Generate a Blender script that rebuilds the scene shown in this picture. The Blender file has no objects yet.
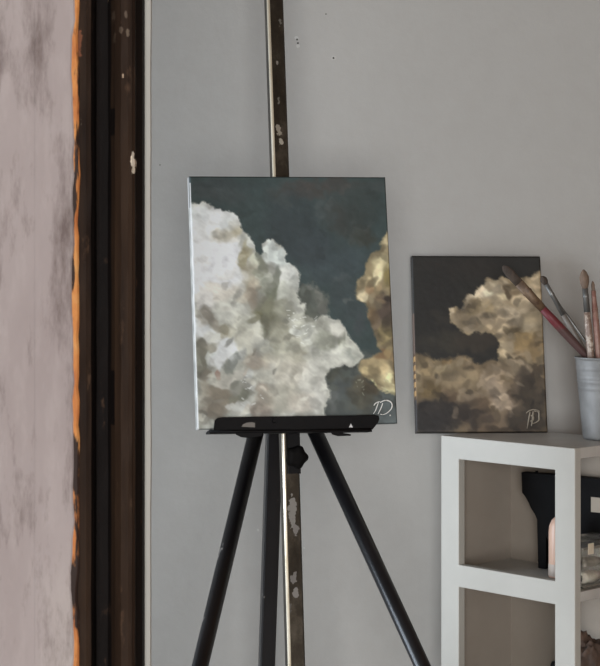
import bpy, bmesh, math, random
import numpy as np
from mathutils import Vector, Matrix, noise

random.seed(7)
C = bpy.context.scene.collection
F = 1740.0; HY = 262.0; ZC = 1.35          # focal length in photo pixels, eye-level row, eye height (m)

def P(px, py, D):                            # photo pixel + distance -> point in the room
    return Vector(((px - 300.0) / F * D, D, ZC - (py - HY) / F * D))

# ------------------------------------------------------------------ camera
cam_d = bpy.data.cameras.new('camera'); cam = bpy.data.objects.new('camera', cam_d); C.objects.link(cam)
cam.location = (0, 0, ZC); cam.rotation_euler = (math.pi / 2, 0, 0)
cam_d.sensor_fit = 'HORIZONTAL'; cam_d.sensor_width = 36.0; cam_d.lens = 36.0 * F / 600.0
cam_d.shift_x = 0.0; cam_d.shift_y = -(333.0 - HY) / 600.0
cam_d.dof.use_dof = True; cam_d.dof.focus_distance = 2.75; cam_d.dof.aperture_fstop = 32.0
cam_d.clip_start = 0.05
bpy.context.scene.camera = cam

# ------------------------------------------------------------------ light
sc = bpy.context.scene
sc.view_settings.view_transform = 'Standard'; sc.view_settings.look = 'None'
sc.view_settings.gamma = 1.0; sc.view_settings.use_curve_mapping = False
sc.view_settings.exposure = 1.0
w = bpy.data.worlds.new('world'); sc.world = w; w.use_nodes = True
w.node_tree.nodes['Background'].inputs[0].default_value = (0.75, 0.85, 1.0, 1)
w.node_tree.nodes['Background'].inputs[1].default_value = 0.6

def area(name, loc, rot, sx, sy, power, col):
    l = bpy.data.lights.new(name, 'AREA'); l.shape = 'RECTANGLE'; l.size = sx; l.size_y = sy
    l.energy = power; l.color = col
    o = bpy.data.objects.new(name, l); C.objects.link(o); o.location = loc; o.rotation_euler = rot
    return o
R = math.radians
# daylight through the window of the painting room (left wall) and the window behind the photographer
area('daylight_left_window', (-1.86, 2.45, 1.15), (0, R(-90), 0), 1.5, 0.9, 24, (0.78, 0.88, 1.0))
area('daylight_rear_window', (-0.05, -2.1, 1.25), (R(90), 0, 0), 1.4, 1.5, 74, (0.98, 0.99, 1.0))

# ------------------------------------------------------------------ helpers
def tag(o, label=None, cat=None, group=None, kind=None):
    if label: o['label'] = label
    if cat: o['category'] = cat
    if group: o['group'] = group
    if kind: o['kind'] = kind
    return o

def link(name, me, mat=None, parent=None):
    o = bpy.data.objects.new(name, me); C.objects.link(o)
    if mat: me.materials.append(mat)
    if parent: o.parent = parent
    return o

def obj(name, bm, mat=None, parent=None, smooth=False, bevel=0, autos=False):
    bmesh.ops.recalc_face_normals(bm, faces=bm.faces)
    me = bpy.data.meshes.new(name); bm.to_mesh(me); bm.free()
    o = link(name, me, mat, parent)
    if smooth:
        for p in me.polygons: p.use_smooth = True
    if bevel:
        m = o.modifiers.new('bevel', 'BEVEL'); m.width = bevel; m.segments = 2; m.limit_method = 'ANGLE'
        m.harden_normals = False
    return o

def empty(name, loc=(0, 0, 0)):
    o = bpy.data.objects.new(name, None); C.objects.link(o); o.location = loc; o.empty_display_size = .05
    return o

def settle(root):                            # children were built in room coordinates: keep them there
    M = Matrix.Translation(root.location).inverted()
    for ch in root.children:
        ch.matrix_parent_inverse = M
    return root

def box(bm, x0, x1, y0, y1, z0, z1, M=None):
    vs = [bm.verts.new(v) for v in [(x0,y0,z0),(x1,y0,z0),(x1,y1,z0),(x0,y1,z0),(x0,y0,z1),(x1,y0,z1),(x1,y1,z1),(x0,y1,z1)]]
    for f in [(0,3,2,1),(4,5,6,7),(0,1,5,4),(1,2,6,5),(2,3,7,6),(3,0,4,7)]:
        bm.faces.new([vs[i] for i in f])
    if M:
        for v in vs: v.co = M @ v.co
    return vs

def basis(z, xh=Vector((1, 0, 0))):
    z = z.normalized(); x = (xh - z * xh.dot(z)).normalized(); y = z.cross(x)
    return Matrix((x, y, z)).transposed()

def tube(bm, pts, radii, seg=16, prof=None, xh=Vector((1, 0, 0)), cap=True):
    """sweep a circle (or 2-D profile) through pts"""
    pts = [Vector(p) for p in pts]; rings = []
    for i, p in enumerate(pts):
        d = (pts[min(i+1, len(pts)-1)] - pts[max(i-1, 0)])
        B = basis(d, xh); r = radii[i] if isinstance(radii, list) else radii
        pr = prof or [(math.cos(2*math.pi*k/seg), math.sin(2*math.pi*k/seg)) for k in range(seg)]
        rx, ry = r if hasattr(r, '__len__') else (r, r)
        rings.append([bm.verts.new(p + B @ Vector((a*rx, b*ry, 0))) for a, b in pr])
    for a, b in zip(rings, rings[1:]):
        n = len(a)
        for k in range(n): bm.faces.new((a[k], a[(k+1) % n], b[(k+1) % n], b[k]))
    if cap:
        bm.faces.new(rings[0][::-1]); bm.faces.new(rings[-1])
    return rings

def lathe(bm, cx, cy, prof, seg=40):
    rings = []
    for r, z in prof:
        if r < 1e-6: rings.append([bm.verts.new((cx, cy, z))])
        else: rings.append([bm.verts.new((cx + r*math.cos(2*math.pi*k/seg), cy + r*math.sin(2*math.pi*k/seg), z)) for k in range(seg)])
    for a, b in zip(rings, rings[1:]):
        for k in range(seg):
            k2 = (k+1) % seg
            if len(a) == 1 and len(b) == 1: continue
            if len(a) == 1: bm.faces.new((a[0], b[k2], b[k]))
            elif len(b) == 1: bm.faces.new((a[k], a[k2], b[0]))
            else: bm.faces.new((a[k], a[k2], b[k2], b[k]))

def prism(bm, poly, f0, f1):
    """poly of 2-D points, f0/f1 map (u,v)->3-D for both caps"""
    a = [bm.verts.new(f0(*p)) for p in poly]; b = [bm.verts.new(f1(*p)) for p in poly]
    n = len(poly)
    bm.faces.new(a[::-1]); bm.faces.new(b)
    for k in range(n): bm.faces.new((a[k], a[(k+1) % n], b[(k+1) % n], b[k]))

def s2l(c):
    c = np.asarray(c, float) / 255.0
    return np.where(c <= 0.04045, c / 12.92, ((c + 0.055) / 1.055) ** 2.4)
def L(*c):
    return tuple(s2l(c)) + (1.0,)

# ------------------------------------------------------------------ materials
class NT:
    def __init__(s, name):
        s.m = bpy.data.materials.new(name); s.m.use_nodes = True; s.t = s.m.node_tree
        s.b = s.t.nodes['Principled BSDF']; s.tc = s.n('ShaderNodeTexCoord')
    def n(s, k, **kw):
        nd = s.t.nodes.new(k)
        for a, b in kw.items():
            if hasattr(nd, a): setattr(nd, a, b)
            else: nd.inputs[a.replace('_', ' ')].default_value = b
        return nd
    def l(s, a, b): s.t.links.new(a, b)
    def mapping(s, scale):
        mp = s.n('ShaderNodeMapping'); mp.inputs['Scale'].default_value = scale
        s.l(s.tc.outputs['Object'], mp.inputs['Vector']); return mp.outputs[0]
    def noise(s, scale, detail=5, rough=.6, vec=(1, 1, 1)):
        nd = s.n('ShaderNodeTexNoise'); nd.inputs['Scale'].default_value = scale
        nd.inputs['Detail'].default_value = detail; nd.inputs['Roughness'].default_value = rough
        s.l(s.mapping(vec), nd.inputs['Vector']); return nd.outputs['Fac']
    def ramp(s, fac, stops, interp='LINEAR'):
        nd = s.n('ShaderNodeValToRGB'); cr = nd.color_ramp; cr.interpolation = interp
        while len(cr.elements) < len(stops): cr.elements.new(.5)
        for e, (p, c) in zip(cr.elements, stops):
            e.position = p; e.color = c if len(c) == 4 else tuple(c) + (1,)
        s.l(fac, nd.inputs[0]); return nd.outputs[0]
    def mix(s, fac, a, b):
        nd = s.n('ShaderNodeMix', data_type='RGBA')
        for i, v in ((0, fac), (6, a), (7, b)):
            if isinstance(v, (tuple, float, int)): nd.inputs[i].default_value = v
            else: s.l(v, nd.inputs[i])
        return nd.outputs[2]
    def bump(s, h, strength=.2, dist=.002):
        nd = s.n('ShaderNodeBump'); nd.inputs['Strength'].default_value = strength; nd.inputs['Distance'].default_value = dist
        s.l(h, nd.inputs['Height']); s.l(nd.outputs[0], s.b.inputs['Normal'])
    def base(s, c):
        if isinstance(c, tuple): s.b.inputs['Base Color'].default_value = c
        else: s.l(c, s.b.inputs['Base Color'])
        return s
    def set(s, rough=.6, metal=0, spec=.5):
        s.b.inputs['Roughness'].default_value = rough; s.b.inputs['Metallic'].default_value = metal
        s.b.inputs['Specular IOR Level'].default_value = spec; return s
W = (1, 1, 1, 1); K = (0, 0, 0, 1)

def mat_wall():
    t = NT('grey_plaster')
    n1 = t.noise(1.3, 3, .5)
    c = t.ramp(n1, [(.3, L(150, 147, 142)), (.7, L(157, 154, 149))])
    n2 = t.noise(28, 4, .6)
    c = t.mix(t.ramp(n2, [(.35, (0,0,0,1)), (.75, (.25,.25,.25,1))]), c, L(164, 162, 158))
    # the small screw holes and chips knocked into the plaster
    geo = t.n('ShaderNodeNewGeometry')
    def spot(px, py, r, col, c):
        p = P(px, py, 3.15)
        nz = t.n('ShaderNodeTexNoise'); nz.inputs['Scale'].default_value = 220
        t.l(geo.outputs['Position'], nz.inputs['Vector'])
        d = t.n('ShaderNodeVectorMath', operation='DISTANCE'); t.l(geo.outputs['Position'], d.inputs[0]); d.inputs[1].default_value = p
        a = t.n('ShaderNodeMath', operation='MULTIPLY_ADD'); t.l(nz.outputs['Fac'], a.inputs[0]); a.inputs[1].default_value = r * 1.2; t.l(d.outputs['Value'], a.inputs[2])
        k = t.n('ShaderNodeMath', operation='LESS_THAN'); t.l(a.outputs[0], k.inputs[0]); k.inputs[1].default_value = r * 1.6
        return t.mix(k.outputs[0], c, col)
    hole = L(60, 56, 52); chip = L(172, 169, 164)
    for px, py, r, col in [(296.5, 38, .0034, chip), (298, 46, .0034, chip), (333.5, 58, .0045, L(164, 161, 156)),
                           (297, 39.5, .0018, hole), (298, 43.2, .0018, hole), (333.5, 58, .0019, hole), (326, 14, .0012, hole),
                           (258, 530, .0022, chip), (304, 548, .0015, chip), (160, 165, .0012, hole)]:
        c = spot(px, py, r, col, c)
    t.base(c).set(.85, 0, .25); t.bump(t.noise(60, 6, .65), .25, .002)
    return t.m

def mat_simple(name, c, rough=.6, metal=0, c2=None, scale=20, bump=.1, vec=(1,1,1), spec=.5, lo=.35, hi=.7):
    t = NT(name)
    n = t.noise(scale, 5, .6, vec)
    t.base(t.ramp(n, [(lo, c), (hi, c2 or c)])).set(rough, metal, spec)
    if bump: t.bump(n, bump, .001)
    return t.m

def mat_pink():
    t = NT('old_pink_paint')
    n = t.noise(5, 6, .6, (1, 1, .45))
    c = t.ramp(n, [(.3, L(136, 125, 123)), (.52, L(148, 138, 136)), (.75, L(157, 149, 144))])
    n2 = t.noise(7, 8, .72, (2.4, 1, .55))          # rubbed brown stains, drawn out downwards
    c = t.mix(t.ramp(n2, [(.47, K), (.62, (.85, .85, .85, 1))]), c, L(84, 70, 66))
    n3 = t.noise(60, 4, .6, (1, 1, .3))
    c = t.mix(t.ramp(n3, [(.5, K), (.8, (.35, .35, .35, 1))]), c, L(172, 163, 160))
    t.base(c).set(.7, 0, .3); t.bump(n2, .25, .003)
    return t.m

def mat_chipped():
    t = NT('chipped_orange_edge')
    n = t.noise(9, 6, .62, (6, 6, 1.0)); n2 = t.noise(40, 4, .6, (1, 1, .5))
    c = t.ramp(n2, [(.3, L(150, 80, 44)), (.55, L(186, 122, 66)), (.8, L(204, 166, 108))])
    c = t.mix(t.ramp(n, [(.44, K), (.49, W)]), L(40, 26, 20), c)
    t.base(c).set(.7, 0, .3); t.bump(n, .5, .003)
    return t.m

def mat_darkwood(name, a, b, sc=1.0):
    t = NT(name)
    n = t.noise(14, 6, .65, (3.0, 3.0, .22)); n2 = t.noise(55 * sc, 6, .7, (1, 1, .35))
    c = t.ramp(n, [(.3, a), (.75, b)])
    c = t.mix(t.ramp(n2, [(.62, K), (.74, (.55, .55, .55, 1))]), c, L(92, 70, 54))
    n3 = t.noise(30, 3, .7, (1, 1, .4))
    c = t.mix(t.ramp(n3, [(.74, K), (.76, W)]), c, L(150, 128, 104))
    geo = t.n('ShaderNodeNewGeometry')             # chips knocked out of the stain
    for px, py, r, cc in [(132.8, 156, .003, L(196, 184, 168)), (133, 163, .004, L(196, 184, 168)), (133.2, 170, .003, L(190, 178, 160)), (83, 122, .003, L(170, 158, 140)), (82, 124, .0022, L(190, 178, 160)),
                          (112, 15, .004, L(70, 58, 48)), (126, 14, .003, L(84, 72, 62)), (121, 30, .0035, L(78, 66, 56)), (128, 33, .0028, L(92, 80, 68)), (113, 37, .004, L(68, 56, 46)), (123, 76, .0015, L(150, 130, 110)), (81, 40, .006, L(104, 66, 48)), (81, 52, .005, L(104, 66, 48))]:
        p = P(px, py, 1.72); nz = t.n('ShaderNodeTexNoise'); nz.inputs['Scale'].default_value = 260; t.l(geo.outputs['Position'], nz.inputs['Vector'])
        sb = t.n('ShaderNodeVectorMath', operation='SUBTRACT'); t.l(geo.outputs['Position'], sb.inputs[0]); sb.inputs[1].default_value = p
        ml = t.n('ShaderNodeVectorMath', operation='MULTIPLY'); t.l(sb.outputs[0], ml.inputs[0]); ml.inputs[1].default_value = (1.5, .15, .6)
        d = t.n('ShaderNodeVectorMath', operation='LENGTH'); t.l(ml.outputs[0], d.inputs[0])
        a_ = t.n('ShaderNodeMath', operation='MULTIPLY_ADD'); t.l(nz.outputs['Fac'], a_.inputs[0]); a_.inputs[1].default_value = r*1.6; t.l(d.outputs['Value'], a_.inputs[2])
        k = t.n('ShaderNodeMath', operation='LESS_THAN'); t.l(a_.outputs[0], k.inputs[0]); k.inputs[1].default_value = r*1.6
        c = t.mix(k.outputs[0], c, cc)
    t.base(c).set(.65, 0, .1); t.bump(n2, .35, .002)
    return t.m

M_wall = mat_wall()
M_white = mat_simple('white_paint', L(169, 166, 158), .55, 0, L(164, 161, 153), 12, .08)
M_board = mat_simple('white_board', L(176, 173, 167), .42, 0, L(164, 160, 154), 18, .08)
M_panel = mat_simple('added_panel_brown', L(142, 132, 120), .75, 0, L(134, 123, 111), 9, .1)  # brown of the added panels that darken the shelf interior
M_pink = mat_pink(); M_chip = mat_chipped()
M_wood = mat_darkwood('dark_stained_wood', L(28, 20, 16), L(58, 43, 32))
M_wood_shade = mat_darkwood('shaded_wood', L(14, 11, 10), L(24, 18, 16), 1.6)  # darker copy of the stained wood, paints shade into the frame
M_black = mat_simple('black_enamel', L(12, 11, 12), .45, 0, L(17, 16, 17), 60, .05, spec=.12)
M_plastic = mat_simple('black_plastic', L(12, 11, 11), .6, 0, L(17, 16, 16), 40, .08, spec=.06)
M_leg = None
def mat_leg():
    t = NT('scuffed_black_tube')
    n = t.noise(30, 6, .7, (1, 1, .35))
    c = t.ramp(n, [(.3, L(14, 14, 17)), (.72, L(24, 23, 25))])
    c = t.mix(t.ramp(t.noise(38, 3, .6, (1, 1, .5)), [(.70, K), (.72, (.8, .8, .8, 1))]), c, L(126, 122, 118))
    t.base(c).set(.3, 0, .5); t.bump(n, .06, .001); return t.m
M_leg = mat_leg()
def mat_mast():
    t = NT('paint_smeared_steel')
    n = t.noise(22, 6, .7, (1, 1, .6)); n2 = t.noise(13, 4, .6, (1, 1, .5))
    c = t.ramp(n, [(.3, L(48, 44, 38)), (.5, L(66, 61, 53)), (.74, L(104, 98, 88))])
    t.base(c)
    t.b.inputs['Metallic'].default_value = .85
    t.l(t.ramp(n2, [(.3, (.28,.28,.28,1)), (.7, (.42,.42,.42,1))]), t.b.inputs['Roughness'])
    k = t.ramp(n2, [(.58, K), (.63, W)])
    t.l(t.mix(k, c, L(104, 100, 93)), t.b.inputs['Base Color'])
    geo = t.n('ShaderNodeNewGeometry'); cc = t.mix(k, c, L(104, 100, 93))
    for px, py, D, r, zs, cl in [(279, 128, 2.72, .007, .55, L(132, 124, 112)), (281, 141, 2.72, .006, .6, L(150, 143, 130)), (279, 100, 2.73, .004, .5, L(96, 92, 84)), (292, 512, 2.66, .009, .35, L(122, 119, 114)), (296, 530, 2.66, .006, .5, L(112, 108, 104)),
                                  (294, 578, 2.65, .007, .6, L(106, 102, 98)), (296, 592, 2.65, .007, .7, L(118, 114, 110)), (290, 606, 2.65, .004, .5, L(84, 80, 76)), (280, 20, 2.75, .004, .5, L(92, 88, 80)), (277, 62, 2.74, .003, .6, L(110, 104, 96))]:
        p = P(px, py, D); nz = t.n('ShaderNodeTexNoise'); nz.inputs['Scale'].default_value = 150; t.l(geo.outputs['Position'], nz.inputs['Vector'])
        sb = t.n('ShaderNodeVectorMath', operation='SUBTRACT'); t.l(geo.outputs['Position'], sb.inputs[0]); sb.inputs[1].default_value = p
        ml = t.n('ShaderNodeVectorMath', operation='MULTIPLY'); t.l(sb.outputs[0], ml.inputs[0]); ml.inputs[1].default_value = (1.2, .12, zs)
        d = t.n('ShaderNodeVectorMath', operation='LENGTH'); t.l(ml.outputs[0], d.inputs[0])
        a_ = t.n('ShaderNodeMath', operation='MULTIPLY_ADD'); t.l(nz.outputs['Fac'], a_.inputs[0]); a_.inputs[1].default_value = r*1.8; t.l(d.outputs['Value'], a_.inputs[2])
        kk = t.n('ShaderNodeMath', operation='LESS_THAN'); t.l(a_.outputs[0], kk.inputs[0]); kk.inputs[1].default_value = r*1.7
        cc = t.mix(kk.outputs[0], cc, cl); mx = t.n('ShaderNodeMath', operation='MAXIMUM'); t.l(k, mx.inputs[0]); t.l(kk.outputs[0], mx.inputs[1]); k = mx.outputs[0]
    t.l(cc, t.b.inputs['Base Color'])
    inv = t.n('ShaderNodeMath', operation='MULTIPLY_ADD'); t.l(k, inv.inputs[0]); inv.inputs[1].default_value = -.8; inv.inputs[2].default_value = .85
    t.l(inv.outputs[0], t.b.inputs['Metallic'])
    t.bump(n, .06, .001); return t.m
M_mast = mat_mast()
M_steel = mat_simple('steel_and_highlight', L(238, 230, 212), .28, .35, L(208, 194, 164), 30, .03, (1, 1, .3))  # near-white colour paints the mast's window highlight; also the clasp's steel
M_zinc = mat_simple('galvanised_zinc', L(112, 111, 109), .55, .3, L(132, 131, 129), 25, .06)
M_gloss = mat_simple('grey_metal', L(120, 118, 114), .35, .8, None, 20, 0)
M_floor = mat_simple('wood_floor', L(184, 178, 170), .5, 0, L(196, 190, 182), 6, .1, (1, .1, 1))
M_ochre = mat_simple('ochre_plaster', L(124, 92, 62), .85, 0, L(114, 84, 56), 5, .1)
M_ceil = mat_simple('ceiling_paint', L(110, 88, 66), .9, 0, None, 5, 0)

# ------------------------------------------------------------------ the room
YW = 3.15
def plainbox(name, b, mat, **kw):
    bm = bmesh.new(); box(bm, *b); o = obj(name, bm, mat, **kw); tag(o, kind='structure'); return o
plainbox('floor', (-2.1, 1.1, -2.4, 3.3, -.1, 0), M_floor)
plainbox('ceiling', (-2.1, 1.1, -2.4, 3.3, 2.7, 2.8), M_ceil)
plainbox('wall_back', (-2.1, 1.1, YW, 3.3, 0, 2.7), M_wall)
plainbox('wall_right', (.95, 1.1, -2.3, YW, 0, 2.7), M_ochre)
def wall_hole(name, axis, a0, a1, t0, t1, h0, h1, z0, z1, mat):
    bm = bmesh.new()
    def bb(u0, u1, za, zb):
        if axis == 'x': box(bm, u0, u1, t0, t1, za, zb)
        else: box(bm, t0, t1, u0, u1, za, zb)
    bb(a0, h0, 0, 2.7); bb(h1, a1, 0, 2.7); bb(h0, h1, 0, z0); bb(h0, h1, z1, 2.7)
    return tag(obj(name, bm, mat), kind='structure')
wall_hole('wall_left', 'y', -2.3, YW, -2.1, -1.95, 2.0, 2.9, .4, 1.9, M_wall)
wall_hole('wall_front', 'x', -1.95, .95, -2.4, -2.3, -.8, .7, .45, 2.05, M_wall)
def window_frame(name, axis, h0, h1, t0, t1, z0, z1):
    bm = bmesh.new(); e = .05
    def bb(u0, u1, za, zb):
        if axis == 'x': box(bm, u0, u1, t0, t1, za, zb)
        else: box(bm, t0, t1, u0, u1, za, zb)
    bb(h0, h0+e, z0, z1); bb(h1-e, h1, z0, z1); bb(h0+e, h1-e, z0, z0+e); bb(h0+e, h1-e, z1-e, z1)
    return tag(obj(name, bm, M_white, bevel=.004), kind='structure')
window_frame('window_1', 'y', 2.0, 2.9, -2.06, -2.0, .4, 1.9)
window_frame('window_2', 'x', -.8, .7, -2.38, -2.32, .45, 2.05)

# pier wall on the left with old pink paint (nearer than the easel); two planks wide, seam between
XP = (72.5 - 300) / F * 1.70
bm = bmesh.new()
seam = (35 - 300) / F * 1.70
N = 160
def edge_x(z, s=0): return XP + .0035 * noise.noise(Vector((s, 0, z * 14))) + .0022 * noise.noise(Vector((s, 3, z * 45)))
box(bm, -1.95, seam - .0006, 1.70, 1.83, 0, 2.7)
box(bm, seam - .0006, seam + .0006, 1.7005, 1.83, 0, 2.7)
prev = None
for i in range(N + 1):
    z = 2.7 * i / N; x1 = edge_x(z)
    ring = [bm.verts.new(v) for v in [(seam + .0006, 1.70, z), (x1 - .001, 1.70, z), (x1 + .0005, 1.7012, z), (XP - .004 + .0, 1.83, z), (seam + .0006, 1.83, z)]]
    if prev:
        for k in range(5): bm.faces.new((prev[k], prev[(k+1) % 5], ring[(k+1) % 5], ring[k]))
    else: bm.faces.new(ring)
    prev = ring
bm.faces.new(prev[::-1])
tag(obj('wall_near_left', bm, M_pink), kind='structure')

# broken edge of bare orange wood between the paint and the dark frame
bm = bmesh.new(); prev = None; N = 220
for i in range(N + 1):
    z = 2.7 * i / N
    x1 = (78.5 - 300) / F * 1.70 + .0022 * noise.noise(Vector((5, 0, z * 22))) + .0014 * noise.noise(Vector((5, 3, z * 60)))
    ring = [bm.verts.new(v) for v in [(XP - .006, 1.7020, z), (x1 - .0018, 1.7008 + .001 * noise.noise(Vector((9, 0, z * 30))), z), (x1, 1.7028, z), (x1, 1.735, z), (XP - .006, 1.735, z)]]
    if prev:
        for k in range(5): bm.faces.new((prev[k], prev[(k+1) % 5], ring[(k+1) % 5], ring[k]))
    else: bm.faces.new(ring)
    prev = ring
bm.faces.new(prev[::-1])
tag(obj('trim_1', bm, M_chip), kind='structure')

# dark wooden door frame: profile in plan, swept floor to ceiling
def X(px, D): return (px - 300) / F * D
prof = [(X(78, 1.706), 1.706), (X(86, 1.704), 1.704), (X(91, 1.707), 1.707), (X(94, 1.715), 1.715), (X(96.5, 1.74), 1.74), (X(108, 1.745), 1.745),
        (X(111, 1.738), 1.738), (X(115, 1.728), 1.728), (X(121, 1.721), 1.721), (X(128, 1.719), 1.719), (X(132, 1.721), 1.721),
        (X(133.2, 1.718), 1.718), (X(135, 1.720), 1.720), (X(136, 1.735), 1.733), (X(142.5, 1.745), 1.745)]
XJ = X(142.5, 1.745)
prof += [(XJ, 1.825), (X(78, 1.706) - .02, 1.83), (X(78, 1.706) - .003, 1.736)]
bm = bmesh.new(); prev = None; N = 300
for i in range(N + 1):
    z = 2.7 * i / N
    ring = []
    for k, (x, y) in enumerate(prof):
        j = .0007 if k < 14 else 0
        ring.append(bm.verts.new((x + j * noise.noise(Vector((k * 3.1, 0, z * 18))), y + j * noise.noise(Vector((k * 3.1, 7, z * 26))), z)))
    if prev:
        for k in range(len(prof)): bm.faces.new((prev[k], prev[(k+1) % len(prof)], ring[(k+1) % len(prof)], ring[k]))
    else: bm.faces.new(ring)
    prev = ring
bm.faces.new(prev[::-1])
frame_o = tag(obj('trim_2', bm, M_wood), kind='structure')
frame_o.data.materials.append(M_wood_shade)
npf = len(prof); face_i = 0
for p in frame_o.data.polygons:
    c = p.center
    if X(92, 1.71) < c.x < X(112.5, 1.73) and c.y < 1.78 or (c.x > X(135.3, 1.73) and c.y > 1.725): p.material_index = 1  # groove and receding side get the darker copy: shade put into colour
# white plaster reveal of the doorway behind the wooden frame
bm = bmesh.new(); prev = None; N = 120
for i in range(N + 1):
    z = 2.7 * i / N; e = .0012 * noise.noise(Vector((1, 1, z * 9)))
    ring = [bm.verts.new(v) for v in [(-1.95, 1.832, z), (XJ - .03, 1.832, z), (XJ - .03, 1.8305, z), (XJ + .0006, 1.8305, z), (XJ + .0006, 1.764, z), (X(150.5, 1.764) + e, 1.762, z), (X(151.5, 1.77) + e, 1.768, z), (X(151.0, 1.935) - .001, 1.935, z), (-1.95, 1.935, z)]]
    if prev:
        for k in range(9): bm.faces.new((prev[k], prev[(k+1) % 9], ring[(k+1) % 9], ring[k]))
    else: bm.faces.new(ring)
    prev = ring
bm.faces.new(prev[::-1])
tag(obj('wall_doorway_reveal', bm, M_white), kind='structure')

# ------------------------------------------------------------------ painted canvases
rng = np.random.RandomState(3)
def vnoise(x, y, seed):
    r = np.random.RandomState(seed); T = r.rand(64, 64)
    xi = np.floor(x).astype(int); yi = np.floor(y).astype(int); fx = x - xi; fy = y - yi
    fx = fx*fx*(3-2*fx); fy = fy*fy*(3-2*fy)
    a = T[xi % 64, yi % 64]; b = T[(xi+1) % 64, yi % 64]; c = T[xi % 64, (yi+1) % 64]; d = T[(xi+1) % 64, (yi+1) % 64]
    return (a*(1-fx) + b*fx)*(1-fy) + (c*(1-fx) + d*fx)*fy
def fbm(x, y, s, seed, oct=3):
    v = 0; a = 1; t = 0
    for k in range(oct):
        v = v + a*(vnoise(x/s + 17*k, y/s + 9*k, seed+k) - .5); t += a; a *= .55; s *= .48
    return v / t * 2
def inpoly(X_, Y_, poly):
    ins = np.zeros(X_.shape, bool); n = len(poly)
    for i in range(n):
        x0, y0 = poly[i]; x1, y1 = poly[(i+1) % n]
        if y0 == y1: continue
        c = ((y0 > Y_) != (y1 > Y_)) & (X_ < (x1-x0)*(Y_-y0)/(y1-y0) + x0)
        ins ^= c
    return ins
def sstep(a, b, x):
    t = np.clip((x-a)/(b-a), 0, 1); return t*t*(3-2*t)

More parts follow.
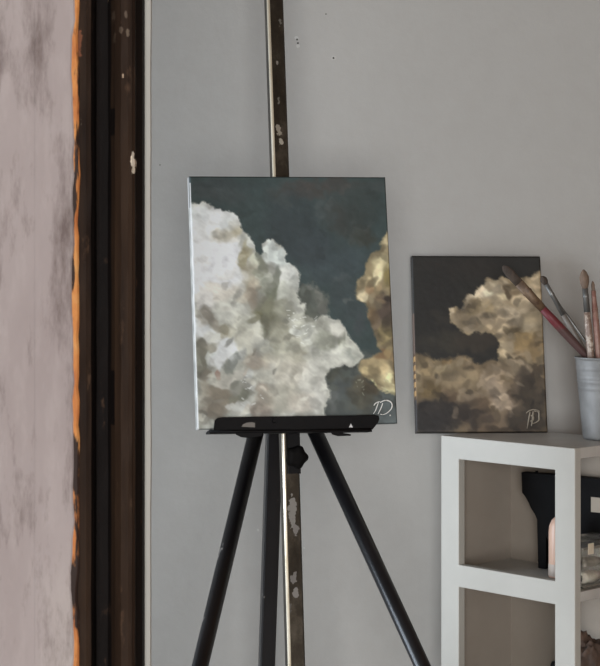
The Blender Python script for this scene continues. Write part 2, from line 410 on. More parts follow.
def paint(X_, Y_, base, layers, seed, bright=1.0):
    """X_, Y_: grid in the painting's own drawing units. Layers of brushwork laid over one another."""
    col = np.zeros(X_.shape + (3,)) + np.array(base, float)
    for li, ly in enumerate(layers):
        wa, wl = ly.get('warp', (2.6, 13))
        wx = X_ + wa*fbm(X_, Y_, wl, seed+li*11) + .5*wa*fbm(X_, Y_, wl*.33, seed+5+li*11, 2)
        wy = Y_ + wa*fbm(X_, Y_, wl, seed+77+li*11) + .5*wa*fbm(X_, Y_, wl*.33, seed+91+li*11, 2)
        if 'poly' in ly:
            off = [(0,0),(.9,0),(-.9,0),(0,.9),(0,-.9),(.7,.7),(-.7,.7),(.7,-.7),(-.7,-.7)]
            m = sum(inpoly(wx+ox*ly.get('soft', 1), wy+oy*ly.get('soft', 1), ly['poly']).astype(float) for ox, oy in off) / len(off)
            c0 = np.array(ly['col'], float); lay = np.zeros_like(col) + c0
        else:
            m = np.ones(X_.shape); lay = col.copy()
        w2 = ly.get('dwarp', 3.4)
        dx_ = X_ + w2*fbm(X_, Y_, 16, seed+33+li) + .4*w2*fbm(X_, Y_, 5, seed+35+li, 2); dy_ = Y_ + w2*fbm(X_, Y_, 16, seed+44+li) + .4*w2*fbm(X_, Y_, 5, seed+46+li, 2)
        for d in ly.get('dabs', []):
            x, y, rx, ry, ang, c = d[:6]; a = d[6] if len(d) > 6 else .9; s = d[7] if len(d) > 7 else .45
            ca, sa = math.cos(math.radians(ang)), math.sin(math.radians(ang))
            u = ((dx_-x)*ca + (dy_-y)*sa)/rx; v = (-(dx_-x)*sa + (dy_-y)*ca)/ry
            s = s*.62; k = (1 - sstep(1-s, 1+s, np.sqrt(u*u+v*v))) * min(1, a*1.06)
            lay = lay*(1-k[..., None]) + np.array(c, float)*k[..., None]
        if ly.get('bill'):
            amp, sc_ = ly['bill']
            wX = X_ + 3*fbm(X_, Y_, 11, seed+601); wY = Y_ + 3*fbm(X_, Y_, 11, seed+602)
            def hh(ax, ay): return 1 - np.abs(fbm(wX+ax, wY+ay, sc_, seed+603, 2))*1.6
            g = hh(1.6, 2.0) - hh(-1.6, -2.0)
            g = np.clip(g*1.5, -1, 1) + .35*fbm(wX, wY, sc_*1.6, seed+604, 2)
            # broken into flat touches of the brush
            lay = lay*(1 + amp*g[..., None]*np.array([1, .99, .95]))
        if ly.get('gain'):
            piv, gn = ly['gain']; lay = np.clip(piv + (lay-piv)*np.where(lay > piv, 1.0, gn), 20, 236)
        lay = lay*ly.get('bright', 1.0)
        if ly.get('touch'):
            nt, amt = ly['touch']; tr = random.Random(seed+li); src = lay.copy()
            px_ = [p_[0] for p_ in ly['poly']]; py_ = [p_[1] for p_ in ly['poly']]
            bx0, bx1 = max(min(px_), X_.min()), min(max(px_), X_.max()); by0, by1 = max(min(py_), Y_.min()), min(max(py_), Y_.max())
            h_, w_ = X_.shape
            for _ in range(nt):
                x = tr.uniform(bx0, bx1); y = tr.uniform(by0, by1)
                jx = int(np.clip((x-X_.min())/(X_.max()-X_.min())*(w_-1) + tr.uniform(-6, 6), 0, w_-1)); jy = int(np.clip((y-Y_.min())/(Y_.max()-Y_.min())*(h_-1) + tr.uniform(-8, 8), 0, h_-1))
                f_ = 1 + amt*tr.choice([-1, -.6, -.3, .25, .45, .6]); c_ = np.clip(src[jy, jx]*f_ + (f_-1)*np.array([2, 0, -6]), 8, 234)
                rx = tr.uniform(3.0, 8.5); ry = rx*tr.uniform(.4, .8); lum = float(src[jy, jx].mean()); f_ = 1 + (f_-1)*(.22 if lum > 205 else .6 if lum > 190 else 1); c_ = np.clip(src[jy, jx]*f_, 8, 234); an = math.radians(tr.uniform(-75, 60)); ca, sa = math.cos(an), math.sin(an)
                u = ((dx_-x)*ca + (dy_-y)*sa)/rx; v = (-(dx_-x)*sa + (dy_-y)*ca)/ry
                k = (1 - sstep(.55, 1.35, np.sqrt(u*u+v*v))) * tr.uniform(.3, .75)
                lay = lay*(1-k[..., None]) + c_*k[..., None]
        col = col*(1-m[..., None]) + lay*m[..., None]
    # bristle texture: short diagonal strokes lighter and darker
    u = X_*.8 + Y_*.6; v = -X_*.6 + Y_*.8
    st = fbm(u/2.2, v, 3.2, seed+201, 2); st2 = fbm(X_, Y_, 9, seed+301, 3)
    col = col*(1 + .05*st[..., None] + .07*st2[..., None])
    lm = col.mean(-1, keepdims=True); col = lm + (col-lm)*.90; return np.clip(col*(bright + .17*sstep(150, 215, lm)), 4, 246)

def make_canvas(name, corners_px, geom, depth, nx, ny, painter, sidefn):
    """geom = (x, D, z, yaw, lean, roll, w, h): bottom centre of the front face and its pose"""
    x, D, z, yaw, lean, roll, wd, ht = geom
    ex = Vector((math.cos(yaw), math.sin(yaw), 0)); n = Vector((math.sin(yaw), -math.cos(yaw), 0))
    up = Vector((0, 0, 1))*math.cos(lean) - n*math.sin(lean)
    nn = n*math.cos(lean) + Vector((0, 0, 1))*math.sin(lean)
    e = ex*math.cos(roll) - up*math.sin(roll); u_ = up*math.cos(roll) + ex*math.sin(roll)
    O = Vector((x, D, z))
    us = np.linspace(0, 1, nx); vs = np.linspace(0, 1, ny)          # v from the top
    U, V = np.meshgrid(us, vs)
    (bl, br, tl, tr) = corners_px
    gx = (tl[0]*(1-U) + tr[0]*U)*(1-V) + (bl[0]*(1-U) + br[0]*U)*V
    gy = (tl[1]*(1-U) + tr[1]*U)*(1-V) + (bl[1]*(1-U) + br[1]*U)*V
    col = painter(gx, gy)
    bm = bmesh.new(); cl = bm.verts.layers.float_color.new('Col')
    hgt = .00012*fbm(gx, gy, 4, 55, 3)
    grid = []
    r = .0022
    for j in range(ny):
        row = []
        for i in range(nx):
            uu, vv = us[i], 1-vs[j]
            p = O + e*((uu-.5)*(wd-2*r)) + u_*(r + vv*(ht-2*r)) + nn*float(hgt[j, i])
            q = bm.verts.new(p); q[cl] = tuple(s2l(col[j, i])) + (1,); row.append(q)
        grid.append(row)
    for j in range(ny-1):
        for i in range(nx-1): bm.faces.new((grid[j][i], grid[j+1][i], grid[j+1][i+1], grid[j][i+1]))
    # edges folded round the stretcher
    ring = [(0, i) for i in range(nx)] + [(j, nx-1) for j in range(1, ny)] + [(ny-1, i) for i in range(nx-2, -1, -1)] + [(j, 0) for j in range(ny-2, 0, -1)]
    prevr = [grid[j][i] for j, i in ring]
    for s, (out, back) in enumerate([(.7*r, .3*r), (r, r), (r, depth)]):
        cur = []
        for j, i in ring:
            ox = (-1 if i == 0 else (1 if i == nx-1 else 0)); oy = (1 if j == 0 else (-1 if j == ny-1 else 0))
            p = O + e*((us[i]-.5)*(wd-2*r) + ox*out) + u_*(r + (1-vs[j])*(ht-2*r) + oy*out) - nn*back
            q = bm.verts.new(p); c = sidefn(us[i], vs[j], ox, oy, col[j, i], s); q[cl] = tuple(s2l(c)) + (1,); cur.append(q)
        m = len(ring)
        for k in range(m): bm.faces.new((prevr[k], prevr[(k+1) % m], cur[(k+1) % m], cur[k]))
        prevr = cur
    bm.faces.new(prevr)
    bmesh.ops.recalc_face_normals(bm, faces=bm.faces)
    # the top-level object's origin sits at the bottom centre
    for v in bm.verts: v.co -= O
    t = NT(name + '_paint'); at = t.n('ShaderNodeVertexColor', layer_name='Col')
    t.base(at.outputs['Color']).set(.5, 0, .35); t.bump(t.noise(900, 2, .5), .12, .0004)
    me = bpy.data.meshes.new(name); bm.to_mesh(me); bm.free()
    o = link(name, me, t.m); o.location = O
    for p in me.polygons: p.use_smooth = True
    # wooden stretcher bars on the reverse
    bm = bmesh.new(); B = Matrix((e, u_, nn)).transposed().to_4x4(); B.translation = O
    hw = wd/2 - .002
    for b in [(-hw, -hw+.03, .002, ht-.002), (hw-.03, hw, .002, ht-.002), (-hw+.03, hw-.03, .002, .032), (-hw+.03, hw-.03, ht-.032, ht-.002)]:
        box(bm, b[0], b[1], b[2], b[3], -depth-.0035, -depth+.0002)
    for v in bm.verts: v.co = (B @ v.co) - O
    so = obj('stretcher_frame', bm, mat_simple('pine', L(176, 148, 110), .6, 0, L(160, 132, 96), 14, .1, (1, .2, 1)), o)
    def loc(px, py, off=.0008):                 # drawing units -> point on the face
        v = (py - (tl[1]+tr[1])/2) / ((bl[1]+br[1])/2 - (tl[1]+tr[1])/2)
        xl = tl[0] + (bl[0]-tl[0])*v; xr = tr[0] + (br[0]-tr[0])*v
        yt = tl[1]; u = (px-xl)/(xr-xl)
        y0 = tl[1]*(1-u) + tr[1]*u; y1 = bl[1]*(1-u) + br[1]*u; v = (py-y0)/(y1-y0)
        return e*((u-.5)*wd) + u_*((1-v)*ht) + nn*off
    return o, loc, nn

def strokes(name, parent, loc, nn, lines, wpx, mat):
    bm = bmesh.new()
    for ln, wf in lines:
        pts = [loc(x, y) for x, y in ln]
        # smooth Catmull-Rom
        sm = []
        for i in range(len(pts)-1):
            p0 = pts[max(i-1, 0)]; p1 = pts[i]; p2 = pts[i+1]; p3 = pts[min(i+2, len(pts)-1)]
            for k in range(6):
                t = k/6; sm.append(.5*((2*p1) + (-p0+p2)*t + (2*p0-5*p1+4*p2-p3)*t*t + (-p0+3*p1-3*p2+p3)*t**3))
        sm.append(pts[-1]); wr = wpx*wf
        n = len(sm)
        tube(bm, sm, [(max(wr*(.55+.45*math.sin(math.pi*min(1, i/n*1.1+.1))), .0002), .0003) for i in range(n)], seg=6, xh=(sm[-1]-sm[0]).cross(nn) if (sm[-1]-sm[0]).length > 1e-5 else Vector((1,0,0)))
    return obj(name, bm, mat, parent, smooth=True)

# --- the painting on the easel
W0 = (228, 228, 226)
def painter1(gx, gy):
    base = (64, 79, 78)
    sky = dict(poly=[(150, 150), (450, 150), (450, 460), (150, 460)], col=base, touch=(160, .14), warp=(5, 20), dwarp=9, dabs=[
        (215, 190, 30, 12, 10, (76, 84, 84), .7, .9), (300, 190, 26, 9, 0, (80, 74, 69), .8, .9), (335, 183, 26, 7, 0, (78, 72, 68), .7, .9),
        (290, 225, 34, 26, 70, (58, 68, 71), .7, .9), (350, 200, 30, 16, -30, (66, 74, 72), .6, .9), (320, 212, 5, 14, 15, (84, 93, 93), .6, .9),
        (333, 203, 3, 9, 12, (90, 97, 96), .6, .9), (345, 222, 18, 16, 0, (68, 70, 66), .7, .9), (360, 215, 14, 26, 0, (58, 68, 66), .6, .9),
        (361, 232, 3, 14, 40, (92, 98, 96), .55, .8), (365, 238, 10, 9, 0, (64, 66, 58), .7, .9), (335, 265, 36, 16, -10, (68, 80, 84), .7, .9),
        (345, 300, 18, 22, 10, (72, 82, 84), .6, .9), (310, 250, 20, 18, 0, (62, 72, 76), .7, .9), (378, 198, 8, 22, 0, (58, 68, 66), .5, .9),
        (340, 280, 8, 5, -40, (88, 96, 98), .5, .9), (362, 325, 8, 14, 0, (74, 82, 84), .8, .9), (280, 200, 8, 6, 0, (74, 82, 80), .5, .8),
        (380, 185, 14, 7, 0, (74, 82, 81), .6, .9), (225, 182, 36, 4, 0, (62, 72, 73), .6, .9), (347, 305, 5, 3, -20, (112, 116, 112), .5, .8)])
    # lower right: dim teal ground, dark smudges and golden cloud
    low = dict(bill=(.1, 22), touch=(70, .30), poly=[(322, 372), (345, 355), (400, 350), (404, 430), (322, 430)], col=(84, 90, 86), warp=(4, 12), soft=3, dwarp=5, dabs=[
        (390, 412, 26, 16, 0, (98, 106, 106), .9, .6), (350, 400, 18, 20, 0, (92, 98, 94), .8, .7), (365, 398, 14, 12, 0, (84, 82, 70), .9, .6),
        (368, 386, 15, 10, 10, (94, 84, 66), .9, .5), (337, 378, 12, 10, 0, (84, 86, 76), .95, .4), (346, 372, 5, 8, 0, (86, 92, 86), .8, .5),
        (358, 362, 7, 6, 0, (96, 98, 90), .6, .6), (340, 392, 8, 12, 0, (92, 98, 96), .8, .6), (333, 402, 6, 12, 10, (120, 122, 118), .6, .6), (360, 388, 7, 6, 60, (112, 110, 92), .5, .6)])
    gold = dict(gain=(96, 1.0), bright=1.13, poly=[(388, 232), (384, 238), (380, 250), (370, 256), (366, 264), (364, 276), (357, 282), (355, 292), (358, 301), (366, 305),
                      (368, 318), (374, 332), (378, 346), (384, 352), (372, 358), (362, 362), (357, 370), (362, 378), (374, 382), (382, 392), (392, 396), (410, 398), (410, 228)],
                bill=(.10, 22), touch=(110, .40), col=(138, 122, 92), warp=(2.6, 10), dwarp=3, dabs=[
        (381, 262, 9, 20, 12, (182, 168, 130), .95, .5), (388, 245, 5, 12, 5, (196, 178, 138), .8, .6), (378, 275, 5, 10, 10, (206, 190, 150), .85, .6),
        (366, 285, 8, 8, 0, (190, 170, 130), .9, .5), (363, 296, 6, 7, 0, (196, 180, 146), .85, .5), (370, 290, 5, 5, 0, (168, 130, 94), .6, .7),
        (390, 278, 5, 12, 0, (136, 120, 74), .8, .6), (386, 306, 12, 17, 20, (78, 66, 57), .95, .35), (371, 309, 6, 9, 15, (134, 108, 78), .8, .6),
        (376, 325, 8, 12, 20, (122, 104, 84), .8, .6), (393, 330, 7, 14, 0, (84, 74, 62), .8, .5), (384, 336, 7, 10, 10, (142, 126, 86), .85, .5), (392, 350, 8, 8, 0, (110, 96, 76), .8, .5),
        (375, 366, 16, 9, 10, (166, 146, 108), .95, .5), (384, 356, 10, 5, 0, (128, 96, 66), .7, .6), (388, 378, 9, 8, 20, (200, 182, 138), .9, .5), (368, 372, 9, 4, 10, (202, 180, 132), .7, .6),
        (392, 388, 6, 6, 0, (180, 168, 130), .7, .6), (385, 392, 5, 4, 0, (148, 142, 118), .7, .6)])
    smoke = dict(poly=[(294, 296), (300, 286), (312, 284), (322, 292), (328, 300), (327, 318), (318, 328), (300, 330), (292, 315)], bill=(.1, 18), touch=(20, .3), soft=2, col=(104, 108, 100), warp=(4, 7), dabs=[
        (304, 300, 8, 12, 0, (86, 90, 82), .8, .6), (320, 302, 5, 12, -10, (138, 138, 128), .8, .6), (310, 288, 8, 3, 5, (128, 130, 122), .7, .6), (308, 318, 9, 7, 0, (116, 118, 104), .7, .6)])
    cloud = dict(poly=[(180, 205), (192, 203), (198, 204), (205, 200), (211, 203), (214, 209), (219, 208), (222, 212), (228, 211), (236, 216), (241, 224), (242, 234),
                       (247, 236), (252, 243), (253, 250), (258, 256), (261, 252), (260, 246), (265, 241), (271, 240), (275, 244), (281, 247), (285, 254), (286, 264),
                       (293, 267), (299, 274), (299, 286), (297, 296), (300, 303), (306, 306), (305, 316), (316, 322), (320, 317), (326, 316), (332, 321), (340, 322), (346, 330),
                       (348, 338), (354, 344), (360, 350), (364, 358), (360, 366), (350, 368), (345, 366), (342, 369), (330, 370), (325, 378), (328, 388), (331, 398), (325, 404), (326, 416), (330, 435), (180, 435)],
                 gain=(178, 1.22), bill=(.08, 25), touch=(420, .22), col=(186, 184, 173), warp=(2.6, 9), dwarp=4, dabs=[
        # upper white mass
        (212, 235, 34, 30, 0, (224, 223, 221), 1, .5), (210, 275, 32, 28, 0, (226, 225, 225), .95, .5), (232, 225, 12, 11, 30, (214, 215, 212), .9, .5),
        (224, 236, 13, 7, -10, (200, 192, 174), .9, .7), (235, 230, 6, 5, -30, (194, 182, 156), .7, .7), (208, 262, 9, 5, 20, (208, 205, 198), .6, .9), (226, 275, 10, 6, -20, (212, 208, 200), .6, .9), (204, 232, 8, 5, 10, (212, 211, 207), .5, .9), (216, 288, 12, 4, 10, (206, 200, 188), .6, .9), (241, 240, 5, 9, 10, (170, 168, 158), .7, .6),
        (222, 258, 16, 16, 0, (230, 229, 230), .9, .6), (198, 215, 9, 10, 0, (214, 216, 214), .7, .7),
        (246, 250, 5, 10, -10, (188, 180, 156), .8, .5), (250, 244, 4, 7, -10, (204, 204, 196), .8, .4), (242, 262, 5, 14, 0, (176, 166, 138), .8, .5), (254, 262, 5, 9, 10, (206, 204, 182), .85, .5),
        (258, 254, 4, 9, 0, (132, 136, 128), .7, .6), (261, 270, 5, 14, 5, (150, 150, 134), .75, .6), (248, 280, 8, 14, 0, (190, 180, 160), .7, .6),
        # second lobe
        (270, 254, 9, 13, 0, (208, 211, 204), .95, .4), (278, 262, 8, 12, 0, (198, 202, 196), .9, .5), (283, 256, 4, 8, 20, (176, 180, 176), .7, .5), (288, 278, 10, 12, 0, (206, 205, 197), .95, .4), (295, 284, 5, 10, 0, (172, 172, 166), .7, .5),
        (282, 292, 8, 10, 20, (196, 196, 182), .8, .5), (275, 282, 4, 12, 10, (140, 142, 130), .75, .6), (262, 288, 6, 10, -10, (190, 191, 174), .9, .4), (257, 282, 3, 7, 20, (202, 204, 188), .8, .5),
        (270, 296, 6, 9, 0, (142, 144, 126), .85, .5), (266, 315, 15, 13, 20, (142, 140, 120), .85, .6), (250, 300, 7, 13, 0, (170, 158, 142), .85, .6), (283, 310, 10, 8, 0, (166, 164, 148), .8, .5),
        (276, 330, 12, 8, 10, (150, 147, 130), .75, .6), (262, 334, 6, 5, 0, (120, 120, 100), .7, .6), (258, 318, 5, 5, 0, (130, 126, 100), .6, .6),
        # beige belly
        (222, 297, 22, 10, 0, (206, 198, 184), .85, .7), (232, 313, 18, 13, 0, (206, 204, 192), .9, .6), (205, 302, 10, 12, 0, (214, 210, 204), .8, .6), (245, 328, 13, 14, 0, (196, 193, 178), .8, .6),
        (243, 345, 12, 16, 0, (198, 194, 178), .8, .6), (225, 333, 10, 5, 10, (160, 154, 136), .8, .5), (207, 314, 5, 8, -30, (150, 143, 132), .7, .6), (212, 325, 4, 10, -30, (170, 162, 150), .7, .6),
        (199, 328, 8, 12, 0, (214, 214, 212), .9, .4), (206, 336, 7, 6, 0, (218, 218, 216), .8, .4), (201, 347, 7, 8, 0, (150, 146, 134), .9, .4), (213, 340, 6, 5, 0, (208, 206, 196), .9, .4), (210, 350, 7, 4, 10, (170, 163, 150), .7, .5),
        (226, 350, 9, 10, -20, (222, 222, 220), .95, .4), (220, 360, 6, 12, 0, (216, 216, 214), .9, .4), (204, 364, 9, 16, 0, (142, 139, 126), .9, .5), (197, 366, 3, 16, 0, (180, 178, 164), .7, .5), (206, 378, 6, 8, 0, (150, 142, 130), .7, .5),
        (217, 376, 2, 4.5, 5, (180, 136, 122), .6, .8), (213, 358, 3, 4, 0, (196, 200, 196), .7, .5), (233, 362, 5, 10, 5, (156, 158, 152), .9, .4), (229, 372, 5, 6, 10, (160, 162, 154), .8, .5), (240, 356, 4, 8, 0, (182, 182, 176), .8, .5), (226, 386, 12, 9, 0, (206, 200, 186), .85, .5),
        (256, 364, 12, 10, 0, (184, 172, 158), .8, .6), (240, 378, 8, 6, 0, (196, 190, 178), .7, .5), (268, 358, 8, 6, 0, (196, 188, 170), .7, .6), (275, 345, 8, 10, 0, (172, 170, 154), .7, .6), (246, 392, 14, 8, -20, (166, 164, 154), .85, .5),
        (238, 398, 10, 6, -30, (144, 144, 130), .9, .5), (220, 398, 14, 8, 20, (158, 148, 132), .85, .5), (205, 395, 7, 10, 0, (186, 176, 160), .7, .6), (212, 412, 14, 9, 0, (152, 142, 128), .85, .6), (200, 408, 5, 14, 0, (196, 190, 176), .6, .6),
        (248, 378, 5, 6, 20, (196, 196, 190), .7, .5), (254, 390, 3, 5, 20, (200, 200, 194), .6, .5), (240, 409, 10, 5, 0, (196, 195, 188), .8, .5), (228, 408, 4, 4, 0, (200, 198, 190), .7, .5), (265, 400, 10, 14, 0, (178, 164, 150), .8, .7), (258, 412, 10, 6, 0, (172, 160, 148), .7, .6),
        # centre and right
        (290, 345, 18, 22, 0, (176, 172, 156), .7, .7), (305, 334, 10, 8, 0, (198, 197, 186), .85, .5), (296, 322, 9, 7, 0, (188, 186, 172), .8, .5), (320, 328, 10, 7, 0, (180, 178, 166), .8, .5), (336, 330, 8, 8, 0, (200, 196, 184), .9, .5), (326, 342, 10, 8, 0, (170, 170, 156), .75, .6),
        (343, 341, 5, 6, 0, (112, 114, 100), .6, .6), (346, 350, 8, 9, 20, (198, 197, 182), .85, .5), (340, 358, 14, 9, 0, (200, 198, 186), .85, .6), (355, 355, 6, 7, 0, (176, 178, 168), .8, .5), (330, 362, 12, 6, 0, (208, 205, 192), .8, .6),
        (290, 375, 20, 18, 0, (190, 182, 168), .75, .8), (312, 385, 10, 26, 5, (204, 200, 188), .85, .7), (318, 400, 6, 16, 5, (206, 202, 192), .7, .7), (282, 400, 14, 16, 0, (190, 184, 170), .8, .7), (300, 405, 14, 10, 0, (196, 186, 172), .8, .7),
        (300, 358, 10, 6, 0, (182, 176, 160), .7, .6), (310, 318, 7, 7, 0, (150, 150, 138), .7, .5), (292, 333, 5, 4, 0, (206, 206, 196), .7, .5), (335, 372, 8, 3, 0, (150, 150, 140), .5, .6)])
    flecks = dict(warp=(1.5, 5), dwarp=1.5, dabs=[(random.uniform(*bx[0]), random.uniform(*bx[1]), random.uniform(.8, 2.6), random.uniform(.3, .8), random.uniform(-60, 60), c, .7, .5)
        for bx, c, n in [(((292, 315), (318, 350)), (214, 213, 205), 14), (((240, 262), (378, 410)), (208, 206, 200), 14), (((356, 366), (380, 396)), (150, 148, 128), 9), (((384, 396), (380, 395)), (205, 192, 150), 8), (((285, 300), (312, 330)), (214, 213, 204), 8)] for _ in range(n)])
    lobes = dict(warp=(1.5, 6), dwarp=2.2, dabs=[])
    rr = random.Random(5)
    for _ in range(150):                       # small brush marks modelling the billows
        x = rr.uniform(195, 355); y = rr.uniform(215, 412)
        if not bool(inpoly(np.array([x]), np.array([y]), cloud['poly'])[0]): continue
        if x < 236 and y < 300: continue
        v = rr.choice([(204, 202, 192), (190, 186, 172), (160, 156, 142), (150, 150, 138), (176, 168, 154), (212, 211, 204)])
        lobes['dabs'].append((x, y, rr.uniform(2, 6), rr.uniform(1.6, 4), rr.uniform(-80, 80), v, .38, .6))
    return paint(gx, gy, base, [sky, low, gold, smoke, cloud, flecks], 10, .92)*np.array([.975, 1.0, 1.012])

def side1(u, v, ox, oy, c, s):
    c = np.array(c)
    if ox < 0:
        if s == 0: return np.array((205, 204, 200)) if v > .02 else c
        if v < .12: return np.array((205, 203, 200)) if s == 2 else np.array((44, 44, 44))
        m = .5 + .5*math.sin(v*60)*math.sin(v*23)
        return np.array((176, 174, 168))*(.8+.2*m)
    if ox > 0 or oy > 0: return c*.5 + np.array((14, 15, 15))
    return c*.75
corn1 = [(198, 430), (398, 423), (191, 177), (385, 178)]
g1 = (-.0013, 2.65, 1.0995, .2418, .1437, -.0075, .3135, .3872)
canvas1, loc1, nn1 = make_canvas('cloud_painting', corn1, g1, .017, 250, 310, painter1, side1)
tag(canvas1, 'unframed canvas of a white cloud against dark teal sky, on the black easel', 'painting', 'cloud paintings')
M_sig = mat_simple('white_signature_paint', L(222, 222, 218), .5, 0, None, 20, 0)
q = lambda x, y: (340 + x/7.5, 370 + y/7.5)
strokes('signature', canvas1, loc1, nn1, [
    ([q(250, 268), q(262, 252), q(285, 240), q(300, 240)], 1.0),
    ([q(286, 243), q(272, 280), q(262, 305), q(246, 328)], 1.0),
    ([q(318, 250), q(305, 285), q(282, 330)], 1.1),
    ([q(298, 246), q(325, 232), q(355, 230), q(382, 244), q(390, 268), q(380, 295), q(350, 322), q(322, 333), q(300, 331)], 1.25),
    ([q(371, 338), q(375, 339), q(379, 341)], 1.6)], .00082, M_sig)['label'] = 'white brushed initials'

# --- the smaller painting on the shelf
def painter2(gx, gy):
    base = (38, 37, 33)
    sky = dict(warp=(5, 20), dwarp=8, dabs=[(470, 270, 40, 10, 0, (44, 40, 35), .7, .9), (440, 310, 20, 40, 0, (35, 34, 31), .8, .9), (520, 268, 24, 8, 0, (42, 41, 38), .7, .9), (450, 345, 30, 10, 0, (56, 52, 42), .8, .9),
                                            (480, 345, 22, 10, 0, (60, 52, 42), .8, .8), (445, 320, 10, 6, 30, (52, 47, 39), .6, .9), (428, 352, 10, 8, 0, (44, 42, 36), .6, .8)])
    lowc = dict(bright=1.04, poly=[(405, 360), (418, 357), (428, 358), (436, 364), (444, 361), (452, 363), (460, 360), (468, 361), (476, 366), (484, 366), (492, 362), (500, 364), (505, 360), (560, 350), (560, 440), (405, 440)],
                bill=(.10, 22), touch=(200, .45), col=(120, 102, 76), warp=(4, 10), soft=2, dwarp=4.5, dabs=[
        (428, 370, 12, 12, 0, (136, 117, 84), .9, .6), (455, 376, 24, 13, 0, (146, 127, 94), .9, .6), (444, 372, 9, 6, 0, (158, 142, 108), .7, .6), (462, 385, 16, 8, 0, (150, 131, 100), .8, .6),
        (430, 394, 12, 10, 0, (104, 86, 54), .9, .6), (446, 366, 5, 4, 0, (118, 92, 56), .7, .6), (470, 370, 6, 7, 0, (126, 106, 78), .7, .6), (418, 385, 5, 14, 0, (150, 132, 100), .7, .6),
        (470, 398, 14, 5, -10, (140, 122, 98), .85, .5), (448, 402, 8, 8, 0, (66, 52, 38), .85, .6), (440, 418, 34, 14, 0, (44, 39, 35), .97, .5), (430, 426, 30, 12, 0, (42, 38, 36), .97, .5), (470, 420, 18, 16, 0, (58, 48, 40), .9, .6),
        (455, 416, 4, 7, 0, (110, 96, 80), .8, .5), (480, 405, 10, 8, 0, (96, 78, 58), .8, .6), (490, 382, 9, 14, 0, (168, 148, 120), .9, .5), (499, 373, 12, 6, 0, (158, 138, 110), .9, .5), (497, 398, 9, 15, -10, (170, 150, 126), .9, .5), (508, 408, 10, 12, -20, (164, 144, 120), .9, .5),
        (502, 422, 16, 8, 0, (130, 110, 86), .85, .6), (515, 366, 14, 4, 10, (168, 149, 120), .9, .5), (528, 372, 6, 8, 20, (156, 138, 112), .85, .5), (520, 385, 9, 10, 0, (98, 84, 68), .95, .4), (514, 396, 6, 10, -20, (116, 98, 78), .8, .5), (532, 398, 14, 22, 0, (66, 56, 44), .95, .5),
        (528, 422, 22, 12, 0, (60, 51, 41), .9, .5), (540, 375, 5, 16, 0, (74, 62, 48), .8, .5), (486, 425, 8, 8, 0, (104, 86, 66), .8, .6), (505, 432, 30, 3, 0, (60, 48, 38), .6, .6)])
    upc = dict(bright=1.12, poly=[(450, 311), (458, 308), (462, 312), (466, 307), (465, 302), (470, 296), (476, 297), (478, 288), (486, 285), (490, 279), (498, 280), (503, 276), (508, 280), (518, 284), (524, 280), (532, 278), (536, 274), (560, 272), (560, 366), (530, 366), (520, 360),
                     (505, 363), (500, 366), (497, 356), (500, 346), (496, 338), (488, 334), (482, 336), (476, 334), (470, 338), (464, 334), (456, 328), (452, 325)],
               bill=(.10, 22), touch=(200, .45), col=(146, 128, 98), warp=(2.4, 8), dwarp=3.6, dabs=[
        (453, 313, 4, 4, 0, (188, 174, 150), .95, .4), (456, 322, 4, 6, 0, (150, 134, 108), .8, .5), (463, 328, 8, 6, 20, (122, 108, 84), .85, .5), (466, 318, 9, 6, 0, (134, 118, 92), .8, .5), (470, 302, 6, 5, 0, (170, 154, 126), .9, .5),
        (478, 296, 9, 7, 0, (186, 170, 142), .9, .5), (492, 292, 12, 11, 0, (190, 174, 146), .95, .5), (502, 284, 8, 6, 0, (184, 168, 140), .9, .5), (480, 312, 12, 9, 0, (138, 120, 88), .85, .6), (484, 324, 14, 8, 0, (156, 138, 110), .85, .6), (474, 330, 9, 5, 0, (140, 126, 102), .8, .5),
        (500, 305, 12, 12, 0, (166, 148, 118), .85, .6), (510, 292, 5, 9, -20, (88, 74, 56), .85, .5), (522, 290, 10, 8, 0, (150, 132, 104), .9, .5), (534, 284, 8, 9, 0, (172, 154, 124), .9, .5), (530, 304, 14, 12, 0, (172, 155, 126), .85, .6), (512, 318, 13, 9, 20, (174, 157, 130), .9, .6), (532, 325, 11, 12, 0, (150, 134, 106), .85, .6),
        (505, 330, 9, 9, 0, (160, 142, 114), .85, .6), (520, 342, 16, 11, 0, (142, 118, 78), .9, .6), (507, 350, 6, 13, 5, (156, 140, 112), .9, .5), (536, 350, 8, 12, 0, (128, 106, 72), .85, .6), (528, 330, 9, 3, -20, (168, 152, 124), .7, .5), (520, 358, 10, 5, 0, (124, 104, 76), .8, .5)])
    gl = dict(warp=(2, 6), dwarp=3, dabs=[])
    rr = random.Random(9)
    for _ in range(90):
        x = rr.uniform(418, 543); y = rr.uniform(282, 425)
        if not (inpoly(np.array([x]), np.array([y]), upc['poly'])[0] or (y > 364 and y < 405)): continue
        v = rr.choice([(176, 158, 130), (130, 110, 82), (150, 132, 104), (104, 88, 64), (190, 174, 146)])
        gl['dabs'].append((x, y, rr.uniform(2, 6), rr.uniform(1.4, 3.6), rr.uniform(-80, 80), v, .3, .6))
    return paint(gx, gy, base, [sky, lowc, upc, gl], 400, .88)
def side2(u, v, ox, oy, c, s):
    c = np.array(c)
    if ox < 0:
        if v < .12: return np.array((40, 38, 36))
        if v < .33: return np.array((66, 62, 58)) if s else c
        if v < .56: return np.array((96, 78, 68))
        if v < .82: return np.array((168, 132, 84)) if math.sin(v*130) > -.3 else np.array((84, 62, 44))
        return np.array((46, 42, 42))
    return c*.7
corn2 = [(417, 436), (546, 433), (416, 257), (541, 258)]
ST = ZC - 186.5*2.8/F                        # shelf top height
g2 = (.3195, 3.047, ST + .0018, .085, .215, .005, .2330, .3165)
canvas2, loc2, nn2 = make_canvas('cloud_painting', corn2, g2, .017, 150, 200, painter2, side2)
tag(canvas2, 'smaller unframed canvas, tan cloud on near-black sky, standing on the white shelf', 'painting', 'cloud paintings')
